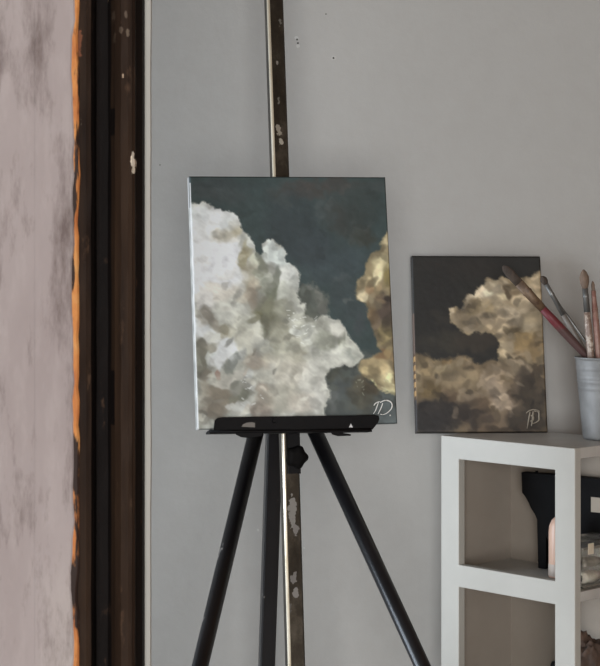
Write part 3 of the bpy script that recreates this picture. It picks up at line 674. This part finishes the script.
M_sig2 = mat_simple('dull_signature_paint', L(134, 124, 108), .55, 0, None, 20, 0)
q = lambda x, y: (500 + x/6, 390 + y/6)
strokes('signature', canvas2, loc2, nn2, [
    ([q(148, 150), q(165, 136), q(190, 128), q(220, 132), q(228, 140)], 1.0),
    ([q(172, 140), q(166, 170), q(160, 200), q(152, 240)], 1.2), ([q(190, 138), q(186, 180), q(178, 225)], 1.4),
    ([q(196, 136), q(222, 142), q(224, 170), q(222, 190), q(200, 205), q(180, 210)], 1.3), ([q(176, 160), q(190, 172), q(186, 190), q(172, 196)], 1.6)], .0011, M_sig2)['label'] = 'pale brushed initials'

# ------------------------------------------------------------------ easel
E0 = P(281, 436, 2.68)
easel = empty('easel', (E0.x, E0.y, 0))
tag(easel, 'black metal tripod easel with paint-smeared steel mast, holding the larger canvas', 'easel')
yaw = .2418; exv = Vector((math.cos(yaw), math.sin(yaw), 0)); nv = Vector((math.sin(yaw), -math.cos(yaw), 0))
# mast: square steel tube leaning back
def mastpt(py):
    # image centre line of the mast, with the lean setting the distance
    px = 273.6 + .0345*py if py < 440 else 288.8 + (py-440)*.0285
    z_guess = ZC - (py-HY)/F*2.7
    D = 2.692 + (z_guess - 1.10)*math.tan(.1437)*.97
    return P(px, py, D)
hw = .0130
a0, a1, a2 = mastpt(-160), mastpt(436), mastpt(1000)
sq = [(-1, -.82), (-.82, -1), (.82, -1), (1, -.82), (1, .82), (.82, 1), (-.82, 1), (-1, .82)]
def flat(pts, name, mat, parent, r, prof=sq, sm=False):
    bm = bmesh.new(); tube(bm, pts, r, prof=prof, xh=exv); return obj(name, bm, mat, parent, smooth=sm)
mast = flat([a2, a1, a0], 'mast', M_mast, easel, (hw, hw))
# added pale rod: the window highlight painted up the mast's left side
off = -exv*(hw - .0022) + nv*(hw*.80)
bm = bmesh.new(); tube(bm, [a2 + off, a1 + off, a0 + off], .0031, seg=12, xh=exv)
strip = obj('mast_highlight', bm, M_steel, easel, smooth=True); strip['label'] = 'pale rod added as the highlight on the left edge of the mast'
# legs
def legline(p0, d0, px_of_y, Dfoot, r, name='leg'):
    pyf = HY + ZC/Dfoot*F; foot = P(px_of_y(pyf), pyf, Dfoot) + Vector((0, 0, .012))
    bm = bmesh.new(); tube(bm, [foot, p0.lerp(foot, .0)], r, seg=24); o = obj(name, bm, M_leg, easel, smooth=True)
    for p in o.data.polygons:
        if len(p.vertices) > 4: p.use_smooth = False
    bm = bmesh.new(); lathe(bm, foot.x, foot.y, [(0, 0), (.017, 0), (.018, .006), (.0165, .03), (.012, .045), (0, .045)], 20)
    obj('rubber_foot', bm, M_plastic, o, smooth=True)
    return o, foot
TL = P(258, 424, 2.675); TR = P(311.5, 424, 2.70); TB = P(274.5, 424, 2.745)
legline(TL, 0, lambda y: 255.8 - .2365*(y-432), 2.17, .0122)
legline(TR, 0, lambda y: 315.2 + .453*(y-432), 2.36, .0122)
bm = bmesh.new(); pyf = HY + ZC/3.02*F; foot = P(274 - .032*(pyf-440), pyf, 3.02) + Vector((0, 0, .012))
tube(bm, [foot, TB], (.0125, .009), prof=sq, xh=exv); ob = obj('leg', bm, M_leg, easel)
bm = bmesh.new(); lathe(bm, foot.x, foot.y, [(0, 0), (.017, 0), (.018, .006), (.0165, .03), (.012, .045), (0, .045)], 20)
obj('rubber_foot', bm, M_plastic, ob, smooth=True)
# hub bracket behind the tray carrying the three legs
def eb(x, y):                                 # easel-local plan (right, toward the viewer) -> room, about the hub
    return Vector((E0.x, E0.y, 0)) + exv*x + nv*y
zt = ZC - (424-HY)/F*2.66
def localbox(bm, x0, x1, n0, n1, z0, z1):
    pts = [eb(x0, n0), eb(x1, n0), eb(x1, n1), eb(x0, n1)]
    a = [bm.verts.new((p.x, p.y, z0)) for p in pts]; b = [bm.verts.new((p.x, p.y, z1)) for p in pts]
    bm.faces.new(a[::-1]); bm.faces.new(b)
    for k in range(4): bm.faces.new((a[k], a[(k+1) % 4], b[(k+1) % 4], b[k]))
bm = bmesh.new(); localbox(bm, -.045, .060, -.075, .006, zt-.012, zt+.018)
obj('hub', bm, M_black, easel, bevel=.004)
# black collar round the mast just under the tray, with the knob
c0, c1 = mastpt(432), mastpt(474)
bm = bmesh.new(); tube(bm, [c1 + exv*.0035, c0 + exv*.0035], (hw*.86, hw*1.18), prof=sq, xh=exv)
obj('collar', bm, M_black, easel)
kc = P(296.5, 457, 2.668); kb = kc - nv*.012
bm = bmesh.new(); lobes = []
for k in range(60):
    a = 2*math.pi*k/60; lobes.append((a, 1 + .10*math.cos(5*a + .3)))
zz = Vector((0, 0, 1))
def knobring(rad, d): return [bm.verts.new(kc + exv*(math.cos(a)*rad*l) + zz*(math.sin(a)*rad*l) + nv*d) for a, l in lobes]
rings = [knobring(.0140, -.007), knobring(.0166, -.005), knobring(.0168, .003), knobring(.0150, .0062), knobring(.007, .0068)]
for a, b in zip(rings, rings[1:]):
    for k in range(60): bm.faces.new((a[k], a[(k+1) % 60], b[(k+1) % 60], b[k]))
bm.faces.new(rings[0][::-1]); bm.faces.new(rings[-1])
kn = obj('knob', bm, M_plastic, easel, smooth=True)
bm = bmesh.new(); tube(bm, [kc - nv*.022, kc - nv*.004], .0045, seg=12); obj('knob_stem', bm, M_gloss, kn, smooth=True)

# tray: folded sheet ledge; front lip silhouette traced as a real bent plate
e1 = exv; up1 = Vector((0, 0, 1))*math.cos(.1437) - nv*math.sin(.1437); nn_ = nv*math.cos(.1437) + Vector((0,0,1))*math.sin(.1437)
O1 = Vector((g1[0], g1[1], g1[2]))
def onplane(px, py, off):                      # point where the pixel's ray meets the plane 'off' in front of the canvas
    d = P(px, py, 1.0) - Vector((0, 0, ZC)); d = Vector(((px-300)/F, 1, -(py-HY)/F))
    o = Vector((0, 0, ZC)); q0 = O1 + nn_*off
    t = (q0 - o).dot(nn_)/d.dot(nn_); return o + d*t
lip = [(213.8, 428.5), (214.6, 420.5), (217.5, 418), (222, 417.2), (290, 416.2), (352, 415.4), (374, 414.6), (378.6, 415.8), (379.4, 419), (377.5, 423.5), (372.5, 429.6), (300, 431.0), (240, 431.6), (213.5, 431.8)]
bm = bmesh.new()
prism(bm, lip, lambda x, y: onplane(x, y, .0085), lambda x, y: onplane(x, y, .0105))
tray = obj('tray', bm, M_black, easel, bevel=.0006)
# shelf of the tray (under the canvas) and the rolled lower edge
bm = bmesh.new()
pa = onplane(209.5, 431.3, .0105); pb = onplane(372, 429.4, .0105); ln = (pb-pa)
sec = [(.0, .0), (.0, .0035), (-.030, .0008), (-.030, -.0022), (0, -.0026)]     # depth behind lip, height
va = [bm.verts.new(pa + nn_*d + up1*h) for d, h in sec]; vb = [bm.verts.new(pb + nn_*d + up1*h) for d, h in sec]
# keep the ledge just below the canvas edge
for k in range(5): bm.faces.new((va[k], va[(k+1) % 5], vb[(k+1) % 5], vb[k]))
bm.faces.new(va[::-1]); bm.faces.new(vb)
for v in bm.verts: v.co -= up1*.0012
obj('ledge', bm, M_black, tray)
bm = bmesh.new(); tube(bm, [onplane(209.2, 431.0, .011), onplane(240, 431.6, .012), onplane(300, 431.2, .012), onplane(371, 429.2, .011)], .0021, seg=10)
obj('rolled_edge', bm, M_black, tray, smooth=True)
for poly in ([(235, 431), (252, 431), (264, 431), (262, 436), (250, 438.2), (241, 437.2), (235.5, 434.5)], [(329, 429), (352, 428.6), (352, 432), (343, 433), (351, 434.2), (351, 435.8), (338, 436.2), (332, 434.5)]):
    bm = bmesh.new(); prism(bm, poly, lambda x, y: onplane(x, y, -.012), lambda x, y: onplane(x, y, .0125)); obj('clamp', bm, M_black, tray, bevel=.001)
bm = bmesh.new(); prism(bm, [(350.9, 423.6), (353, 427.4), (348.9, 427.4)], lambda x, y: onplane(x, y, .0106), lambda x, y: onplane(x, y, .0110))
obj('triangle_mark', bm, mat_simple('white_print', L(200, 200, 200), .5, 0, None, 20, 0), tray)['label'] = 'small white triangle mark'
# half-round cut-out plate and bolt head that catch the light
bm = bmesh.new(); prism(bm, [(241.5, 426.6), (243, 424.4), (247, 422.6), (252, 422.2), (255, 423), (255, 427.4), (250, 427.2)], lambda x, y: onplane(x, y, .0106), lambda x, y: onplane(x, y, .0112))
obj('plate', bm, M_gloss, tray)
bm = bmesh.new(); cen = onplane(274.5, 420.5, .0106); tube(bm, [cen, cen + nn_*.003], [.0042, .0034], seg=18, xh=exv); obj('bolt', bm, M_black, tray, smooth=False)
settle(easel)

# ------------------------------------------------------------------ shelf unit
NX, NY = (575 - 300)/F*2.8, 2.8
A = Vector((-.684, .729, 0)).normalized(); B = Vector((.729, .684, 0)).normalized()
def S(a, b, z): return Vector((NX, NY, 0)) + A*a + B*b + Vector((0, 0, z))
def sbox(bm, a0, a1, b0, b1, z0, z1):
    vs = [bm.verts.new(S(a, b, z)) for a, b, z in [(a0,b0,z0),(a1,b0,z0),(a1,b1,z0),(a0,b1,z0),(a0,b0,z1),(a1,b0,z1),(a1,b1,z1),(a0,b1,z1)]]
    for f in [(0,3,2,1),(4,5,6,7),(0,1,5,4),(1,2,6,5),(2,3,7,6),(3,0,4,7)]: bm.faces.new([vs[i] for i in f])
SA, SB = .290, .186; PW, TH, RH = .041, .0155, .038
shelf = empty('shelf_unit', S(SA/2, SB/2, 0))
tag(shelf, 'small white open shelf unit standing cornerwise against the grey wall', 'shelf')
RT = ZC - 322.5*2.8/F                        # middle rail top
BT = RT - .0125                              # middle board top
levels = [(ST, ST-RH), (RT, RT-RH), (.60, .60-RH), (.22, .22-RH)]
for b0, b1 in ((0, TH),):
    bm = bmesh.new()
    # one flat frame cut from board: posts and rails as a single outline with openings
    As = [0, PW, SA-PW, SA]; Zs = sorted({0.0} | {z for p_ in levels for z in p_})
    solid = lambda i, j: 0 <= i < 3 and 0 <= j < len(Zs)-1 and (i != 1 or any(zb_ <= (Zs[j]+Zs[j+1])/2 <= zt_ for zt_, zb_ in levels))
    vv = {}
    def gv(i, j, b):
        if (i, j, b) not in vv: vv[(i, j, b)] = bm.verts.new(S(As[i], b, Zs[j]))
        return vv[(i, j, b)]
    for i in range(3):
        for j in range(len(Zs)-1):
            if not solid(i, j): continue
            for b in (b0, b1): bm.faces.new([gv(i, j, b), gv(i+1, j, b), gv(i+1, j+1, b), gv(i, j+1, b)])
            for (di, dj, p_, q_) in ((-1, 0, (i, j), (i, j+1)), (1, 0, (i+1, j), (i+1, j+1)), (0, -1, (i, j), (i+1, j)), (0, 1, (i, j+1), (i+1, j+1))):
                if not solid(i+di, j+dj): bm.faces.new([gv(*p_, b0), gv(*q_, b0), gv(*q_, b1), gv(*p_, b1)])
    obj('side_frame', bm, M_white, shelf, bevel=.0012)
bm = bmesh.new(); sbox(bm, 0, SA, SB-.006, SB, 0, ST-.018)  # added brown panels, stand in for the shaded wall behind the shelf
bp = obj('added_side_panel', bm, M_panel, shelf); bp['label'] = 'brown side panel added to darken the shelf inside'
bm = bmesh.new(); sbox(bm, SA-.006, SA, TH, SB-.006, 0, ST-.018)
bp = obj('added_back_panel', bm, M_panel, shelf); bp['label'] = 'brown back panel added to darken the shelf inside'
for k, z in enumerate((ST, BT, .60-.0125, .22-.0125)):
    bm = bmesh.new()
    b1_, a1_ = (SB, SA) if k == 0 else (SB-.006, SA-.006)
    sbox(bm, 0.0005, a1_, TH, b1_, z-.0175, z - (.0014 if k else 0.0)); obj('board', bm, M_board, shelf, bevel=.0008)
settle(shelf)

# ------------------------------------------------------------------ pail and brushes
PC = Vector((.5215, 2.95, ST + .0008)); PHT = .139; RB, RR = .0415, .0545
bm = bmesh.new()
pr = [(0, 0), (RB-.002, 0), (RB, .0015)]
for t in np.linspace(.03, .97, 60):
    r = RB + (RR-RB)*t; r += sum(.0009*math.exp(-((t-c)/.012)**2) for c in (.70, .745, .86, .62))
    pr.append((r, PHT*t))
pr += [(RR+.0014, PHT*.98), (RR+.0018, PHT*.992), (RR+.001, PHT), (RR-.0008, PHT-.001)]
pr += [(RR-.0014, PHT*.96), (RB-.0014, .0035), (0, .0035)]
lathe(bm, 0, 0, pr, 56)
pail = obj('metal_pail', bm, M_zinc, smooth=True); pail.location = PC
tag(pail, 'dull zinc pail holding the brushes on top of the white shelf', 'pail')
bm = bmesh.new()
for k in range(2):
    pass
hp = []
for k in range(25):
    a = math.pi*k/24; hp.append(Vector((math.cos(a)*(RR+.004)*.3, (RR+.004)*math.cos(a)*.95, PHT*.9 - math.sin(a)*.085)))
hp = [Vector((p.x + .9*math.sin(math.pi*i/24)*(RR*1.02), p.y, p.z)) for i, p in enumerate(hp)]
tube(bm, hp, .0012, seg=8)
obj('bail_handle', bm, M_gloss, pail, smooth=True)
pail.rotation_euler.z = 0

def brush(tip, tail, label, kind, hcol, fcol, bcol, rh, rf, lf, lb, rb):
    """tip = bristle end, tail = handle end (room coordinates)"""
    tip = Vector(tip); tail = Vector(tail); d = (tail-tip).normalized(); Ltot = (tail-tip).length
    root = empty('paintbrush', tail)
    tag(root, label, 'paintbrush', 'paintbrushes in the zinc pail')
    p = lambda s: tip + d*s
    fl = .38 if kind == 'flat' else 1.0
    xh = Vector((1, 0, 0))
    # bristles
    bm = bmesh.new()
    if kind == 'flat': rad = [(.25*rb, .2*rb*fl), (rb*.75, rb*.5*fl), (rb, rb*fl), (rb*.97, rb*fl), (rf*.92, rf*fl*.9)]; ss = [0, .15, .4, .75, 1.05]
    else: rad = [(rb*.15,)*2, (rb*.6,)*2, (rb*1.0,)*2, (rb*.95,)*2, (rf*.8,)*2]; ss = [0, .14, .4, .7, 1.05]
    tube(bm, [p(lb*s) for s in ss], rad, seg=18, xh=xh)
    obj('bristles', bm, bcol, root, smooth=True)
    bm = bmesh.new()
    tube(bm, [p(lb), p(lb+lf*.3), p(lb+lf*.32), p(lb+lf*.36), p(lb+lf*.38), p(lb+lf)],
         [(rf, rf*fl), (rf*.98, rf*max(fl, .5)), (rf*1.08, rf*1.08*max(fl, .5)), (rf*1.08, rf*1.08*max(fl, .5)), (rf*.97, rf*max(fl, .6)), (rh*1.02, rh*1.02*max(fl, .7))], seg=18, xh=xh)
    obj('ferrule', bm, fcol, root, smooth=True)
    s0 = lb+lf; Lh = Ltot-s0; bm = bmesh.new()
    tube(bm, [p(s0-.002), p(s0+Lh*.12), p(s0+Lh*.3), p(s0+Lh*.6), p(s0+Lh*.9), p(Ltot)], [rh*.95, rh*1.1, rh*1.12, rh*.85, rh*.6, rh*.35], seg=18, xh=xh)
    obj('handle', bm, hcol, root, smooth=True)
    settle(root); return root
def mat_red():
    t = NT('red_lacquer_worn_to_maroon'); sp = t.n('ShaderNodeSeparateXYZ'); t.l(t.tc.outputs['Object'], sp.inputs[0])
    nz = t.noise(60, 4, .6); a = t.n('ShaderNodeMath', operation='MULTIPLY_ADD'); t.l(nz, a.inputs[0]); a.inputs[1].default_value = .02; t.l(sp.outputs['Z'], a.inputs[2])
    z0 = P(552, 328, 2.92).z + .01
    mr = t.n('ShaderNodeMapRange'); t.l(a.outputs[0], mr.inputs[0]); mr.inputs[1].default_value = z0-.006; mr.inputs[2].default_value = z0+.004
    t.base(t.ramp(mr.outputs[0], [(0, L(76, 55, 52)), (1, L(98, 42, 46))])).set(.5, 0, .3); return t.m
M_red = mat_red()
M_dred = mat_simple('worn_brown_red', L(122, 84, 74), .5, 0, L(150, 124, 110), 60, .2)
M_dgrey = mat_simple('dirty_grey_handle', L(84, 78, 72), .5, 0, L(116, 108, 100), 40, .2)
M_ferr = mat_simple('stained_ferrule', L(84, 66, 52), .55, .3, L(120, 98, 76), 90, .3)
M_ferr2 = mat_simple('grey_ferrule', L(96, 96, 94), .4, .6, L(124, 122, 118), 60, .2)
M_bri = mat_simple('dark_bristle', L(52, 44, 38), .85, 0, L(72, 60, 50), 200, .4, (1, 1, .2))
M_bri2 = mat_simple('brown_bristle', L(96, 80, 68), .85, 0, L(120, 100, 84), 200, .4, (1, 1, .2))
M_wdh = mat_simple('speckled_handle', L(120, 100, 88), .5, 0, L(176, 164, 150), 120, .2, lo=.5, hi=.62)
def end_at(tip, through, z):
    d = through - tip; t = (z - tip.z)/d.z; return tip + d*t
def mk(pt, Dt, pr_, Dr, zend, *a):
    tip = P(pt[0], pt[1], Dt); th = P(pr_[0], pr_[1], Dr); brush(tip, end_at(tip, th, zend), *a)
mk((503, 266), 2.93, (581, 350), 2.950, 1.125, 'wide flat brush with a bright red handle leaning far left out of the zinc pail', 'flat', M_red, M_ferr, M_bri, .0068, .0082, .062, .040, .0080)
mk((541.5, 276), 2.962, (585, 353), 2.966, 1.078, 'round grey brush with a dark knobbed tip, beside the red-handled brush', 'round', M_dgrey, M_ferr2, M_bri, .0048, .0042, .060, .016, .0062)
mk((547, 288), 2.982, (589, 346), 2.980, 1.128, 'thinnest brush, pale narrow handle between the knobbed grey brush and the upright brushes', 'round', M_ferr2, M_ferr2, M_bri, .0024, .0022, .030, .010, .002)
mk((583.5, 269.5), 2.930, (590.5, 352), 2.932, 1.058, 'upright brush with a fat brown oval head in the zinc pail', 'round', M_wdh, M_ferr2, M_bri2, .0056, .0052, .040, .032, .0082)
mk((592.6, 281), 2.930, (598.2, 352), 2.932, 1.060, 'slim upright brush with a pinkish brown handle, rightmost in the zinc pail', 'round', M_dred, M_dred, M_bri2, .0052, .0040, .034, .016, .0030)

# ------------------------------------------------------------------ things on the middle board
# black hand tool: flat tapering body on a thin handle
ta, tb = Vector(S(.2235, .132, 0)), Vector(S(.035, .160, 0)); td = (tb-ta); tl_ = td.length; td.normalize(); tn = Vector((-td.y, td.x, 0))
zT = ZC - (473-HY)/F*3.03
tool = empty('hand_tool', (ta + td*.03).to_tuple()[:2] + (BT,))
tag(tool, 'black tool, wide body on a thin upright handle, inside the white shelf', 'tool')
H = zT - BT
prof_t = [(.008, H), (.0095, H-.036), (.015, H-.041), (.022, H-.051), (.028, H-.062), (.035, H-.071), (.0395, H-.080), (.042, .0), (.0575, .0), (.058, H-.108), (.060, H-.112), (tl_-.01, H-.112), (tl_, H-.10), (tl_, H), (tl_*.5, H+.001)]
bm = bmesh.new()
prism(bm, [p for p in prof_t], lambda u, v: ta + td*u + tn*(-.009) + Vector((0, 0, BT+v)), lambda u, v: ta + td*u + tn*.009 + Vector((0, 0, BT+v)))
obj('body', bm, M_plastic, tool, bevel=.003)
for u in (.034, .118):
    bm = bmesh.new(); c = ta + td*u + Vector((0, 0, BT+H)); tube(bm, [c - Vector((0,0,.004)), c + Vector((0, 0, .0035))], [.0032, .0026], seg=14); obj('stud', bm, M_plastic, tool, smooth=True)
p0 = ta - tn*.0095
bm = bmesh.new()
# pale label on the body, found from where it shows past the post
def on_tool(px, py):
    d = Vector(((px-300)/F, 1, -(py-HY)/F)); o = Vector((0, 0, ZC)); t = (p0 - o).dot(tn)/d.dot(tn); return o + d*t
l0, l1 = on_tool(591, 497), on_tool(612, 514)
u0 = (l0-ta).dot(td); u1 = min((l1-ta).dot(td), tl_-.012)
prism(bm, [(u0, l1.z), (u1, l1.z), (u1, l0.z), (u0, l0.z)], lambda u, v: Vector((ta.x, ta.y, 0)) + td*u - tn*.0090 + Vector((0, 0, v)), lambda u, v: Vector((ta.x, ta.y, 0)) + td*u - tn*.0097 + Vector((0, 0, v)))
obj('paper_label', bm, mat_simple('cream_label', L(140, 130, 116), .7, 0, None, 20, 0), tool)['label'] = 'pale cream label'
settle(tool)

# peach bottle
bc = P(559, 575, 2.935); 
bm = bmesh.new(); bh = .103
lathe(bm, 0, 0, [(0, 0), (.0165, 0), (.0175, .002), (.0175, .075), (.0165, .086), (.0125, .096), (.006, .102), (0, bh)], 32)
bt = obj('bottle', bm, mat_simple('peach_plastic', L(214, 178, 156), .35, 0, L(206, 170, 150), 10, 0), smooth=True); bt.location = (bc.x, bc.y, BT)
tag(bt, 'peach round-shouldered bottle mostly hidden behind the white post, in front of the black tool', 'bottle')
bm = bmesh.new(); lathe(bm, 0, 0, [(.0178, .003), (.0179, .004), (.0179, .022), (.0176, .023)], 32)
obj('paper_band', bm, mat_simple('pale_band', L(190, 176, 164), .5, 0, None, 10, 0), bt, smooth=True)['label'] = 'pale grey lower band'

# clear plastic box with a metal clasp, tubes inside
def mat_clear():
    t = NT('clear_plastic'); t.b.inputs['Base Color'].default_value = L(244, 243, 238); t.b.inputs['Transmission Weight'].default_value = .96
    t.b.inputs['Roughness'].default_value = .06; t.b.inputs['IOR'].default_value = 1.08; return t.m
M_clear = mat_clear()
tub = empty('clear_box', S(.042, .092, BT))
tag(tub, 'clear lidded box of crumpled tubes, inside the shelf right of the corner post', 'box')
a0_, a1_, b0_, b1_ = .010, .062, .034, .128; HB = .066
bm = bmesh.new(); t_ = .0018
for q_ in [(a0_, a1_, b0_, b1_, BT, BT+t_), (a0_, a0_+t_, b0_, b1_, BT+t_, BT+HB), (a1_-t_, a1_, b0_, b1_, BT+t_, BT+HB), (a0_+t_, a1_-t_, b0_, b0_+t_, BT+t_, BT+HB), (a0_+t_, a1_-t_, b1_-t_, b1_, BT+t_, BT+HB)]: sbox(bm, *q_)
obj('tub', bm, M_clear, tub)
bm = bmesh.new(); sbox(bm, a0_-.0015, a1_+.0015, b0_-.0015, b1_+.0015, BT+HB+.0003, BT+HB+.010); obj('lid', bm, M_clear, tub, bevel=.001)
bm = bmesh.new(); sbox(bm, a0_-.0022, a0_-.0002, b0_+.012, b0_+.026, BT+HB-.012, BT+HB+.006); obj('clasp', bm, M_steel, tub, bevel=.0006)
for z_ in (BT+.0006, BT+HB-.004):
    bm = bmesh.new(); sbox(bm, a0_-.001, a0_-.0001, b0_-.0005, b1_, z_, z_+.003); obj('rim', bm, mat_simple('pewter_rim', L(128, 122, 112), .4, .4, None, 20, 0), tub, bevel=.0005)
settle(tub)
M_tube = [mat_simple('tube_white', L(206, 202, 194), .45, .1, L(176, 170, 160), 60, .4), mat_simple('tube_grey', L(168, 164, 156), .4, .4, L(120, 116, 108), 50, .4), mat_simple('tube_green', L(110, 112, 84), .5, 0, L(140, 138, 110), 50, .3)]
tdesc = ['crumpled white paint tube low in the clear box', 'dented grey metal paint tube on top of the others in the clear box', 'olive green paint tube standing at the left end of the clear box']
for k, (s, e_, r, m) in enumerate([(S(.026, .040, BT+.0130), S(.030, .112, BT+.0130), .0105, 0), (S(.040, .056, BT+.036), S(.024, .112, BT+.036), .0095, 1), (S(.052, .0435, BT+.004), S(.052, .0435, BT+.058), .0062, 2)]):
    rt = empty('paint_tube', s); tag(rt, tdesc[k], 'paint tube')
    d = (e_-s); bm = bmesh.new(); rings = 9; rs = []
    for i in range(rings):
        t = i/(rings-1); sq_ = 1 - .55*max(0, (t-.45)/.55); rs.append((r*(1 + .08*math.sin(i*2.1)), r*sq_*(1+.1*math.cos(i*1.7))))
    if k == 2: tube(bm, [s + d*(.18 + .82*i/(rings-1)) for i in range(rings)], rs, seg=16)
    else: tube(bm, [s + d*(.12 + .88*i/(rings-1)) for i in range(rings)], rs, seg=16, xh=Vector((0,0,1)).cross(d))
    obj('tube_body', bm, M_tube[m], rt, smooth=True)
    bm = bmesh.new(); tube(bm, [s, s + d*.11], [r*.5, r*.55], seg=12); obj('cap', bm, M_plastic, rt, smooth=True)
    settle(rt)

# ------------------------------------------------------------------ lower board
Z3 = .60 - .0125
zc_ = ZC - (646-HY)/F*2.9
def rag(name, center, rx, ry, h, mat, label, seed):
    bm = bmesh.new(); bmesh.ops.create_icosphere(bm, subdivisions=5, radius=1)
    for v in bm.verts:
        d = v.co.normalized(); k = 1 + .20*noise.noise(d*2.1 + Vector((seed, 0, 0))) + .12*abs(noise.noise(d*5.3 + Vector((0, seed, 0)))) + .04*noise.noise(d*13)
        v.co = Vector((d.x*rx*k, d.y*ry*k, max(0.0, (d.z*.5+.5)*h*k)))
    o = obj(name, bm, mat, smooth=True); o.location = center; tag(o, label, 'rag'); return o
M_rag = mat_simple('stained_rag', L(58, 48, 42), .9, 0, L(92, 70, 56), 26, .5)
M_rag2 = mat_simple('olive_rag', L(74, 72, 54), .9, 0, L(112, 74, 58), 30, .5)
rag('rag', S(.065, .108, Z3), .040, .040, zc_-Z3+.004, M_rag, 'crumpled dark brown rag on the lowest visible board of the white shelf', 2.0)
rag('rag', S(.022, .1495, Z3), .016, .016, zc_-Z3-.012, M_rag2, 'small olive and rust coloured rag right of the dark brown rag', 7.0)
bm = bmesh.new(); jc = P(558, 700, 2.95); jh = ZC - (661.5-HY)/F*2.95 - Z3
lathe(bm, 0, 0, [(0, 0), (.014, 0), (.015, .002), (.015, jh-.03), (.013, jh-.024), (0, jh-.024)], 28)
jar = obj('jar', bm, mat_simple('brown_jar_glass', L(60, 44, 32), .2, 0, None, 10, 0), smooth=True); jar.location = (jc.x, jc.y, Z3)
tag(jar, 'jar whose black cap just shows beside the white post at the bottom of the picture', 'jar')
bm = bmesh.new(); lathe(bm, 0, 0, [(0, jh-.0235), (.0125, jh-.0235), (.0128, jh-.006), (.011, jh-.001), (0, jh)], 28)
obj('cap', bm, M_plastic, jar, smooth=True)
